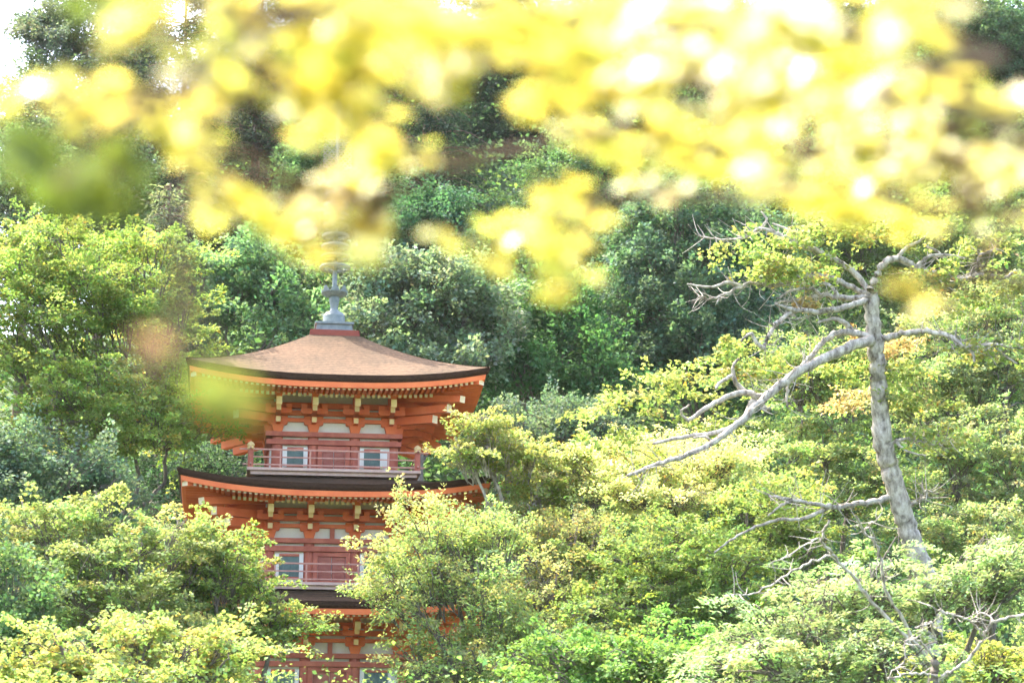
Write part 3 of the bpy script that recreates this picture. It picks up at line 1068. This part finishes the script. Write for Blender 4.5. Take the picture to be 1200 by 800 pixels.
conifer('cedar_tree', 'dark cedar at the top left filling the gap behind the two tall ones', 160, -60, 300, 80, 97, (.055, .08, .05), 1.2, HILLG)
conifer('cedar_tree', 'dense cedar high on the slope between the second and the brown stemmed cedar', 255, -130, 260, 85, 102, (.05, .075, .045), 1.2, HILLG)
conifer('cedar_tree', 'dense dark cedar high on the slope left of the finial tip', 355, -130, 250, 90, 104, (.05, .075, .045), 1.2, HILLG)
conifer('cedar_tree', 'dense dark cedar high on the slope right of the finial tip', 465, -130, 240, 90, 106, (.05, .075, .045), 1.2, HILLG)
tree('broadleaf_tree', 'thin grey-green tree at the left edge below the white sky', 'hill',
     [(60, 180, 55, 40, 74), (20, 240, 50, 40, 73), (100, 250, 55, 40, 73), (60, 300, 60, 36, 72), (140, 190, 40, 40, 75)], (0.104, 0.150, 0.085), .6, group=HILLG)

tree('broadleaf_tree', 'airy grey-green tree in the top left corner, its branches against white sky', 'hill',
     [(75, 60, 45, 36, 92), (120, 30, 45, 36, 93), (60, 120, 45, 36, 91), (120, 110, 50, 40, 92), (90, 170, 60, 40, 90), (150, 70, 40, 40, 93), (45, 150, 40, 30, 90), (25, 215, 40, 30, 89), (50, 40, 26, 26, 93)], (.13, .165, .11), .8, group=HILLG, bark='bark_grey')

# far wood and undergrowth, uncountable
P, N, Sz, T = [], [], [], []
for i in range(4200):
    y = rng.uniform(56, 126)
    x = rng.uniform(-.36, .42) * y
    if x < -.19 * y and y > 80 and rng.random() < .8:
        continue
    z_ = float(ground_z(x, y))
    hgt = rng.uniform(.2, 3.0) if y < 96 or x < -.16 * y else rng.uniform(.3, 7.0)
    m = 60
    s_ = rng.uniform(.7, 1.3)
    q = np.array([x, y, z_ + hgt])
    P.append(q + rng.normal(0, 1, (m, 3)) * [s_, s_, s_ * .55])
    N.append(np.array([0, 0, 1.]) + rng.normal(0, .7, (m, 3)))
    Sz.append(rng.uniform(.16, .34, m))
    T.append(vary(np.array([DG, BG, GR, MG][i % 4]) * math.exp(rng.normal(0, .2)), m))
me = leaf_mesh('undergrowth', np.vstack(P), np.vstack(N), np.concatenate(Sz), np.vstack(T), .7)
tag(link('undergrowth', me, None, M['leaf']), 'mixed green undergrowth covering the hillside between the trees', 'undergrowth', kind='stuff')
P, N, Sz, T = [], [], [], []
for i in range(2400):
    y = rng.uniform(20, 58)
    x = rng.uniform(-.34, .34) * y
    if abs(x - AXX) < 4.2 and abs(y - AXY) < 4.5:
        continue
    z_ = float(ground_z(x, y))
    m = 55
    s_ = rng.uniform(.4, .8)
    P.append(np.array([x, y, z_ + rng.uniform(.1, 2.3)]) + rng.normal(0, 1, (m, 3)) * [s_, s_, s_ * .5])
    N.append(np.array([0, 0, 1.]) + rng.normal(0, .7, (m, 3)))
    Sz.append(rng.uniform(.05, .09, m) * (1 + .4 * (y > 40)))
    T.append(vary(np.array([GR, MG, YG][i % 3]) * math.exp(rng.normal(0, .2)), m))
me = leaf_mesh('ground_cover', np.vstack(P), np.vstack(N), np.concatenate(Sz), np.vstack(T), .7)
tag(link('ground_cover', me, None, M['leaf']), 'low green ground cover beneath the trees', 'ground cover', kind='stuff')

# --- the pale-barked tree with long limbs
D0 = 40.0
org = at(1078, 700, D0)
org = np.array([org[0] + .1, org[1], float(ground_z(org[0], org[1])) - .1])
PT = empty('pale_barked_tree', org)
tag(PT, 'old tree with a pale mottled trunk and long bare twisting limbs, on the right', 'tree', FRONTG)


def poly(pts, d0=D0, d1=D0):
    n = len(pts)
    return [at(p[0], p[1], d0 + (d1 - d0) * i / max(1, n - 1)) for i, p in enumerate(pts)]


tb = Tubes()
tp = [org, at(1092, 720, D0), at(1078, 660, D0), at(1062, 615, D0), at(1046, 560, D0), at(1035, 520, D0), at(1030, 470, D0), at(1028, 425, D0), at(1024, 385, D0), at(1020, 345, D0)]
tb.add(tp, .225, .135, 14, 8, .016, .8)
tb.build('trunk', M['bark_pale'], PT, org)
LIMBS = [   # main polyline, start and end radius in px, depths
    ([(1026, 398), (1008, 402), (975, 416), (935, 436), (900, 463), (868, 492), (835, 519), (800, 534), (762, 547), (735, 557)], 9, 2.2, 40, 37.5,
     [([(905, 460), (890, 465), (874, 460), (850, 466), (826, 479), (806, 493)], 5, 2, 39.3, 38.8), ([(873, 460), (862, 447), (859, 430), (866, 420)], 3.5, 1.5, 39.3, 39.2),
      ([(884, 468), (870, 493), (842, 506), (800, 512), (765, 520)], 4.5, 1.6, 39.2, 38.2), ([(858, 440), (846, 447), (838, 455)], 2.5, 1.2, 39.2, 39), ([(836, 519), (826, 512), (812, 513)], 2.2, 1, 38.6, 38.3),
      ([(806, 493), (798, 483), (808, 474)], 2, 1, 38.8, 38.6), ([(890, 470), (897, 480), (903, 478)], 4, 2, 39.3, 39.2)]),
    ([(1022, 396), (1004, 391), (984, 389), (964, 402), (948, 420), (936, 434), (924, 452), (922, 476)], 6, 2.0, 40, 39.5, [([(1000, 390), (990, 378), (975, 374), (958, 378)], 4, 1.5, 40, 39.6)]),
    ([(1022, 352), (1006, 355), (989, 360), (962, 365), (932, 364), (912, 378), (901, 393), (895, 409)], 5.5, 2.6, 40, 39,
     [([(895, 408), (887, 402), (881, 391), (874, 394), (868, 400)], 2.6, 1.3, 39, 38.9), ([(932, 364), (920, 360), (908, 356)], 3, 1.2, 39.4, 39.2)]),
    ([(1020, 348), (986, 349), (962, 346), (935, 351), (908, 355)], 5, 1.8, 40.2, 39.8, [([(962, 346), (950, 338), (930, 340), (910, 350)], 2.5, 1.2, 40, 39.6), ([(985, 349), (974, 336), (966, 330)], 2.5, 1.1, 40, 40.2)]),
    ([(1019, 346), (985, 330), (960, 322), (935, 325), (911, 335), (880, 332), (858, 341), (834, 350), (820, 347)], 4.5, 1.5, 40.4, 39.5,
     [([(868, 335), (851, 331), (834, 336), (805, 333)], 2.6, 1.0, 39.8, 39.4), ([(856, 332), (851, 323)], 1.8, .8, 39.8, 39.7)]),
    ([(1019, 342), (1000, 318), (970, 300), (935, 286), (911, 274), (891, 268), (878, 276), (851, 281), (820, 277)], 5, 1.4, 40.4, 40.8,
     [([(891, 269), (898, 258), (892, 248)], 2, .9, 40.7, 40.8), ([(935, 286), (925, 270), (905, 262)], 2.2, 1, 40.6, 40.9)]),
    ([(1027, 396), (1045, 394), (1063, 390), (1090, 389), (1114, 395), (1131, 406), (1150, 404), (1172, 404), (1200, 409)], 5.5, 2.0, 40, 39,
     [([(1131, 406), (1140, 414), (1142, 424)], 2.5, 1.2, 39.4, 39.3), ([(1165, 404), (1180, 418), (1192, 426)], 2, 1, 39.2, 39)]),
    ([(1020, 340), (1033, 312), (1050, 303), (1073, 313), (1087, 319), (1104, 320), (1131, 328), (1144, 311), (1150, 298), (1170, 292)], 6, 2.2, 40, 40.8,
     [([(1104, 320), (1110, 308), (1100, 296), (1085, 288)], 3, 1.2, 40.4, 40.6), ([(1131, 328), (1150, 322), (1175, 326), (1190, 318)], 3.5, 1.4, 40.5, 40.8), ([(1073, 313), (1090, 300), (1112, 299), (1130, 303)], 2.6, 1.2, 40.3, 40.6),
      ([(1050, 303), (1062, 290), (1080, 281), (1090, 270)], 2.6, 1.1, 40.2, 40.4)]),
    ([(1046, 582), (1010, 589), (980, 593), (950, 590), (927, 585), (901, 581)], 5, 1.8, 40, 38.6,
     [([(975, 593), (942, 607), (912, 609), (886, 617), (860, 630), (837, 647)], 2.6, 1.0, 39.4, 38.4), ([(930, 586), (915, 592), (900, 604)], 2, 1, 38.9, 38.6)]),
    ([(1062, 598), (1072, 588), (1085, 582), (1086, 574)], 4, 1.6, 40, 39.7, []),
    ([(1036, 524), (1050, 517), (1072, 514), (1092, 520), (1112, 514)], 3, 1.2, 40, 39.6, [([(1050, 517), (1062, 528), (1085, 534)], 2, .9, 39.9, 39.6)]),
]
for pts, r0, r1, d0, d1, subs in LIMBS:
    tb = Tubes()
    C0 = poly(pts, d0, d1)
    tb.add(C0, (.74 * r0 + .3) * D0 / F, .74 * r1 * D0 / F, 9, 7, .012)
    for sp_, a0, a1, e0, e1 in subs:
        tb.add(poly(sp_, e0, e1), a0 * D0 / F, a1 * D0 / F, 7, 6, .006)
    CC = catmull(C0, 5)
    for i in range(len(CC) // 3, len(CC)):               # fine twigs along the outer part
        for _ in range(2):
            v_ = unit(rng.normal(size=3) * [1, .7, .8])
            p_ = CC[i]
            l_ = rng.uniform(.15, .7)
            tb.add([p_, p_ + v_ * l_ * .5 + rng.normal(0, .03, 3), p_ + v_ * l_ + [0, 0, .06]], .011, .004, 5, 3)
    tb.build('limb', M['bark_pale'], PT, org)
pl = [(888, 300, 40, 14, 40.3), (940, 282, 50, 16, 40.5), (925, 330, 40, 9, 39.8), (985, 268, 40, 14, 40.6), (905, 318, 24, 8, 39.5), (960, 312, 40, 10, 40.4), (870, 425, 34, 20, 40.6), (845, 436, 26, 14, 40.6), (790, 455, 50, 18, 40.3), (740, 485, 55, 22, 40), (710, 520, 50, 20, 39.6),
      (1070, 280, 55, 28, 40.4), (1150, 280, 60, 32, 40.6), (1120, 350, 55, 26, 40), (1175, 350, 45, 24, 40), (850, 505, 26, 9, 39.9), (905, 440, 26, 8, 40.3), (985, 440, 30, 10, 40.3), (1060, 440, 34, 12, 40.5), (1075, 470, 30, 10, 40), (1160, 420, 50, 18, 39.4), (910, 570, 40, 12, 40.2), (1090, 520, 40, 20, 39.8)]
cl = lobe_clumps(pl, .30, .30, .35, 6)
make_crown('crown', cl, PT, org, .085, (.26, .31, .10), 36, .30, .12, .10, .05, .8, .55, accents=(.04, (.42, .34, .14)))
orange = [(1040, 415, 10, 6, 40.4), (1058, 405, 18, 6, 40.6), (1008, 470, 24, 9, 41.3), (990, 480, 22, 9, 41.2), (940, 360, 9, 3, 39.8), (1010, 400, 8, 4, 40.6)]
make_crown('autumn_leaves', lobe_clumps(orange, .16, .5), PT, org, .07, (.46, .34, .17), 9, .16, .15, .1, .0, .8, .55)

# --- the bare-limbed tree in the bottom right corner
DB = 27.3
org = at(1100, 830, DB)
org = np.array([org[0], org[1], float(ground_z(org[0], org[1])) - .1])
BT = empty('bare_limbed_tree', org)
tag(BT, 'low tree with brown trunk and bare whitish branches in the bottom right corner', 'tree', FRONTG)
tb = Tubes()
tb.add([org, at(1098, 830, DB), at(1095, 800, DB), at(1096, 768, DB)], .13, .05, 10, 6, .012)
tb.build('trunk', M['bark_grey'], BT, org)
for pts, r0, r1 in [([(1094, 795), (1060, 745), (1022, 705), (1000, 676), (976, 650), (963, 631), (972, 609)], 6, 2.4), ([(974, 651), (942, 662), (912, 680), (882, 696), (858, 697)], 3.2, 1.2), ([(963, 631), (955, 632), (924, 650), (900, 662)], 2.4, 1),
                    ([(1096, 790), (1060, 730), (1038, 690), (1030, 643), (1013, 625), (1003, 604)], 5, 2.2), ([(1012, 623), (1020, 614), (1029, 607)], 2, 1), ([(1097, 800), (1111, 789), (1137, 770), (1152, 745), (1167, 727), (1200, 720)], 5, 2.6),
                    ([(1152, 745), (1143, 733), (1136, 727), (1111, 718), (1092, 710)], 3.4, 1.4), ([(1136, 727), (1150, 718), (1166, 727)], 2, 1.2), ([(1096, 770), (1078, 752), (1062, 750), (1060, 775), (1045, 785)], 3, 1.2),
                    ([(1096, 745), (1090, 730), (1072, 735)], 2.6, 1.2), ([(1110, 792), (1085, 790), (1060, 789), (1040, 796)], 3.6, 1.6)]:
    tb = Tubes()
    CC = tb.add(poly(pts, DB + (1.6 if pts[0][0] < 1097 and pts[-1][1] < 700 else 0), DB + (.6 if pts[-1][1] < 700 else -.5)), (.42 * r0 + .3) * DB / F, .62 * r1 * DB / F, 8, 6, .012)
    for i in range(len(CC) // 3, len(CC)):
        if rng.random() < .6:
            v_ = unit(rng.normal(size=3) * [1, .7, .8])
            l_ = rng.uniform(.12, .4)
            tb.add([CC[i], CC[i] + v_ * l_ * .5 + rng.normal(0, .02, 3), CC[i] + v_ * l_ + [0, 0, .05]], .008, .003, 5, 3)
    tb.build('branch', M['bark_pale'], BT, org)

# ------------------------------------------------------------------ the near maple whose leaves hang across the top of the view
TR = np.array([4.6, 3.3, 0.0])
MT = empty('maple_tree', TR)
tag(MT, 'near maple with glowing yellow leaves hanging out of focus across the top', 'tree')
tb = Tubes()
tb.add([TR, TR + [.05, 0, 1.2], TR + [-.08, .05, 2.4], TR + [.05, .1, 3.6], TR + [-.05, .1, 5.0]], .14, .05, 12, 8, .01)
tb.build('trunk', M['bark_grey'], MT, TR)
# palmate leaf outline: seven pointed lobes
ANG = [180, 150, 128, 112, 92, 76, 58, 42, 26, 12, 0]
RAD = [.10, .42, .26, .66, .34, .88, .38, .98, .40, .62, 1.0]
half = [(r * math.cos(math.radians(a)), r * math.sin(math.radians(a))) for a, r in zip(ANG, [.06, .40, .22, .70, .32, .86, .36, .92, .38, .55, 1.0])]
outl = half + [(x, -y) for x, y in half[-2:0:-1]]
OUT = np.array([[x, y, .10 * abs(y) - .12 * max(x, 0) ** 2] for x, y in outl])
NO = len(OUT)


def near_leaves(name, parent, P, N, size, tint, dirs):
    n = len(P)
    N = unit(N)
    A = unit(dirs - (dirs * N).sum(1, keepdims=True) * N)
    B = np.cross(N, A)
    L = np.vstack([OUT, [[0.02, 0, 0]]])
    V = P[:, None] + size[:, None, None] * (L[None, :, 0:1] * A[:, None] + L[None, :, 1:2] * B[:, None] + L[None, :, 2:3] * N[:, None])
    k = NO + 1
    tri = np.array([(i, (i + 1) % NO, NO) for i in range(NO)])
    Fc = (tri[None] + (np.arange(n) * k)[:, None, None]).reshape(-1, 3)
    me = quads(name, V.reshape(-1, 3) - TR, Fc)
    a_ = me.attributes.new('tint', 'FLOAT_COLOR', 'FACE')
    c = np.ones((len(Fc), 4), np.float32)
    c[:, :3] = np.repeat(tint, NO, axis=0)
    a_.data.foreach_set('color', c.ravel())
    return link(name, me, parent, M['maple_leaf'])


NY = (.60, .55, .13)
NGR = (.10, .14, .022)
NP = (.20, .13, .085)
BOUGHS = [   # bough polyline in the picture (px, py, distance), then leaf tufts (px, py, rx, ry, share, tone)
    ([(1400, 190, 2.55), (1150, 60, 2.55), (900, 30, 2.55), (650, 10, 2.55), (400, 15, 2.55), (150, 5, 2.55)],
     [(100, 12, 60, 25, .5, 'g'), (185, 40, 50, 36, .8, 'y'), (260, 25, 70, 40, .9, 'y'), (340, 15, 80, 50, 1, 'y'), (430, 35, 70, 45, 1, 'y'), (520, 15, 70, 40, 1, 'y'), (610, 20, 70, 40, 1, 'y'), (690, 30, 70, 45, 1, 'y'),
      (780, 30, 80, 45, 1, 'w'), (870, 30, 80, 45, 1, 'w'), (960, 30, 80, 40, 1, 'w'), (1050, 20, 60, 42, 1, 'y'), (1100, 30, 30, 25, .8, 'y')]),
    ([(1400, 200, 2.80), (1180, 120, 2.80), (980, 100, 2.80), (760, 90, 2.80), (560, 80, 2.80), (380, 100, 2.80), (160, 120, 2.80), (0, 115, 2.80)],
     [(20, 118, 40, 18, .9, 'y'), (95, 120, 60, 20, .9, 'y'), (170, 135, 60, 28, .9, 'y'), (330, 85, 80, 45, 1, 'y'), (430, 85, 70, 40, 1, 'y'), (530, 70, 50, 24, 1, 'w'), (390, 130, 80, 36, 1, 'y'), (640, 85, 60, 45, 1, 'y'), (720, 85, 75, 50, 1.1, 'y'),
      (800, 90, 80, 45, 1, 'w'), (880, 100, 80, 45, 1, 'w'), (960, 105, 80, 38, 1, 'y'), (1040, 105, 75, 40, 1, 'w'), (1130, 90, 45, 36, 1, 'y'), (1185, 130, 30, 28, 1, 'w'), (215, 110, 40, 30, .9, 'y'), (60, 112, 50, 16, 1, 'y'), (135, 128, 50, 18, 1, 'y'), (200, 150, 50, 20, 1, 'y'), (255, 95, 36, 24, .8, 'y')]),
    ([(1400, 260, 3.05), (1150, 190, 3.05), (900, 180, 3.05), (700, 160, 3.05), (520, 200, 3.05), (430, 230, 3.05), (250, 190, 3.05)],
     [(225, 165, 50, 28, .9, 'y'), (350, 150, 60, 32, .9, 'y'), (445, 150, 50, 36, .9, 'y'), (485, 170, 40, 30, .9, 'y'), (700, 155, 60, 36, 1, 'y'), (765, 165, 70, 36, 1, 'y'), (850, 175, 80, 36, 1, 'y'), (940, 175, 80, 38, 1, 'w'),
      (1030, 175, 80, 38, 1.1, 'w'), (1120, 185, 80, 38, 1.1, 'w'), (1185, 205, 45, 36, 1, 'w'), (265, 230, 45, 24, 1, 'y'), (330, 238, 60, 32, 1, 'y'), (400, 232, 50, 34, 1.1, 'w'), (398, 270, 50, 28, 1.2, 'w'), (442, 290, 30, 16, 1.3, 'w'), (385, 296, 34, 16, 1.3, 'y'), (330, 268, 50, 18, .9, 'y')]),
    ([(1400, 320, 3.30), (1170, 250, 3.30), (950, 230, 3.30), (760, 230, 3.30), (620, 260, 3.30)],
     [(560, 282, 42, 22, 1, 'y'), (630, 268, 60, 38, 1.1, 'y'), (650, 308, 40, 30, 1.1, 'y'), (690, 232, 55, 30, 1, 'y'), (770, 218, 50, 16, .8, 'w'), (900, 212, 75, 26, .9, 'y'), (1000, 230, 75, 34, 1, 'y'), (1080, 248, 50, 22, 1, 'y'),
      (1150, 228, 60, 30, 1, 'w'), (1060, 338, 36, 22, .9, 'y'), (1085, 352, 24, 18, 1, 'w')]),
    ([(1300, -260, 2.2), (700, -160, 2.3), (300, 40, 2.3), (110, 180, 2.3)],
     [(65, 215, 66, 38, 1, 'g'), (112, 250, 46, 30, 1, 'g'), (30, 175, 40, 26, .9, 'g'), (290, 55, 30, 20, .5, 'g'), (135, 200, 40, 40, .7, 'g')]),
    ([(1250, -420, 1.7), (500, -250, 1.75), (230, 150, 1.8), (215, 400, 1.8)],
     [(268, 478, 30, 32, 1.0, 'h'), (238, 446, 28, 26, .9, 'h'), (188, 405, 12, 22, .9, 'p')]),
]
for bi, (bp, tufts) in enumerate(BOUGHS):
    tb = Tubes()
    line = [TR + [-.02, .05, 2.2 + .25 * bi]] + [at(*p) for p in bp]
    CC = tb.add(line, .010, .003, 8, 8, .006)
    P, N, Sz, T, Dr = [], [], [], [], []
    for px, py, rx, ry, sh, tone in tufts:
        ds = np.array([(p[0] - px) ** 2 + (p[1] - py) ** 2 for p in bp])
        d_ = bp[int(ds.argmin())][2]
        size = {1.8: .034}.get(d_, .040)
        n = max(4, int(math.pi * rx * ry * sh / 1150.0 * {'h': 5.0, 'p': 2.2, 'g': 3.8}.get(tone, 5.0)))
        dd = d_ + rng.normal(0, .08, n)
        a_ = rng.uniform(0, 2 * math.pi, n)
        r_ = np.sqrt(rng.random(n)) * .95
        ns_ = max(2, n // 6)                     # sprigs of five or six leaves
        own = rng.integers(0, ns_, n)
        sx_, sy_ = rx * r_[:ns_] * np.cos(a_[:ns_]), ry * r_[:ns_] * np.sin(a_[:ns_])
        jx, jy = rng.normal(0, 15, n), rng.normal(0, 10, n)
        dd = d_ + rng.normal(0, .07, ns_)[own] + rng.normal(0, .015, n)
        pos = np.array([at(px + sx_[o] + u, py + sy_[o] + v, e) for o, u, v, e in zip(own, jx, jy, dd)])
        base = {'y': NY, 'w': NY, 'g': NGR, 'p': NP, 'h': (.17, .20, .045)}[tone]
        nr_ = np.tile(np.array([-.5, -.64, .58]), (n, 1)) if tone == 'w' else np.tile(np.array([.3, -.25, .9]), (n, 1))
        if tone == 'w':
            nr_[rng.random(n) < .25] = (.2, -.3, .9)
        if tone in 'hpg':
            nr_[:] = (.6, .3, .8)
        nr_ = nr_ + rng.normal(0, .17 if tone == 'w' else .36, (n, 3))
        P.append(pos)
        N.append(nr_)
        Sz.append(size * rng.uniform(.75, 1.2, n))
        T.append(np.asarray(base)[None] * np.exp(rng.normal(0, .10, (n, 1))) * np.exp(rng.normal(0, .05, (n, 3))))
        Dr.append(np.stack([rng.normal(-.3, .8, n), rng.normal(-.2, .6, n), np.full(n, -.6)], 1))
        c_ = at(px, py, d_)
        j = int(np.linalg.norm(CC - c_, axis=1).argmin())
        j0 = max(0, j - 4)
        tb.add([CC[j0], (CC[j0] + c_) / 2 + rng.normal(0, .015, 3), c_], .005, .002, 5, 4)
        for q in pos[:: 3]:
            tb.add([c_, (c_ + q) / 2 + [0, 0, .006], q], .0022, .0011, 4, 2)
    br = tb.build('branch', M['bark_brown'], MT, TR)
    near_leaves('leaves', br, np.vstack(P), np.vstack(N), np.concatenate(Sz), np.vstack(T), np.vstack(Dr))
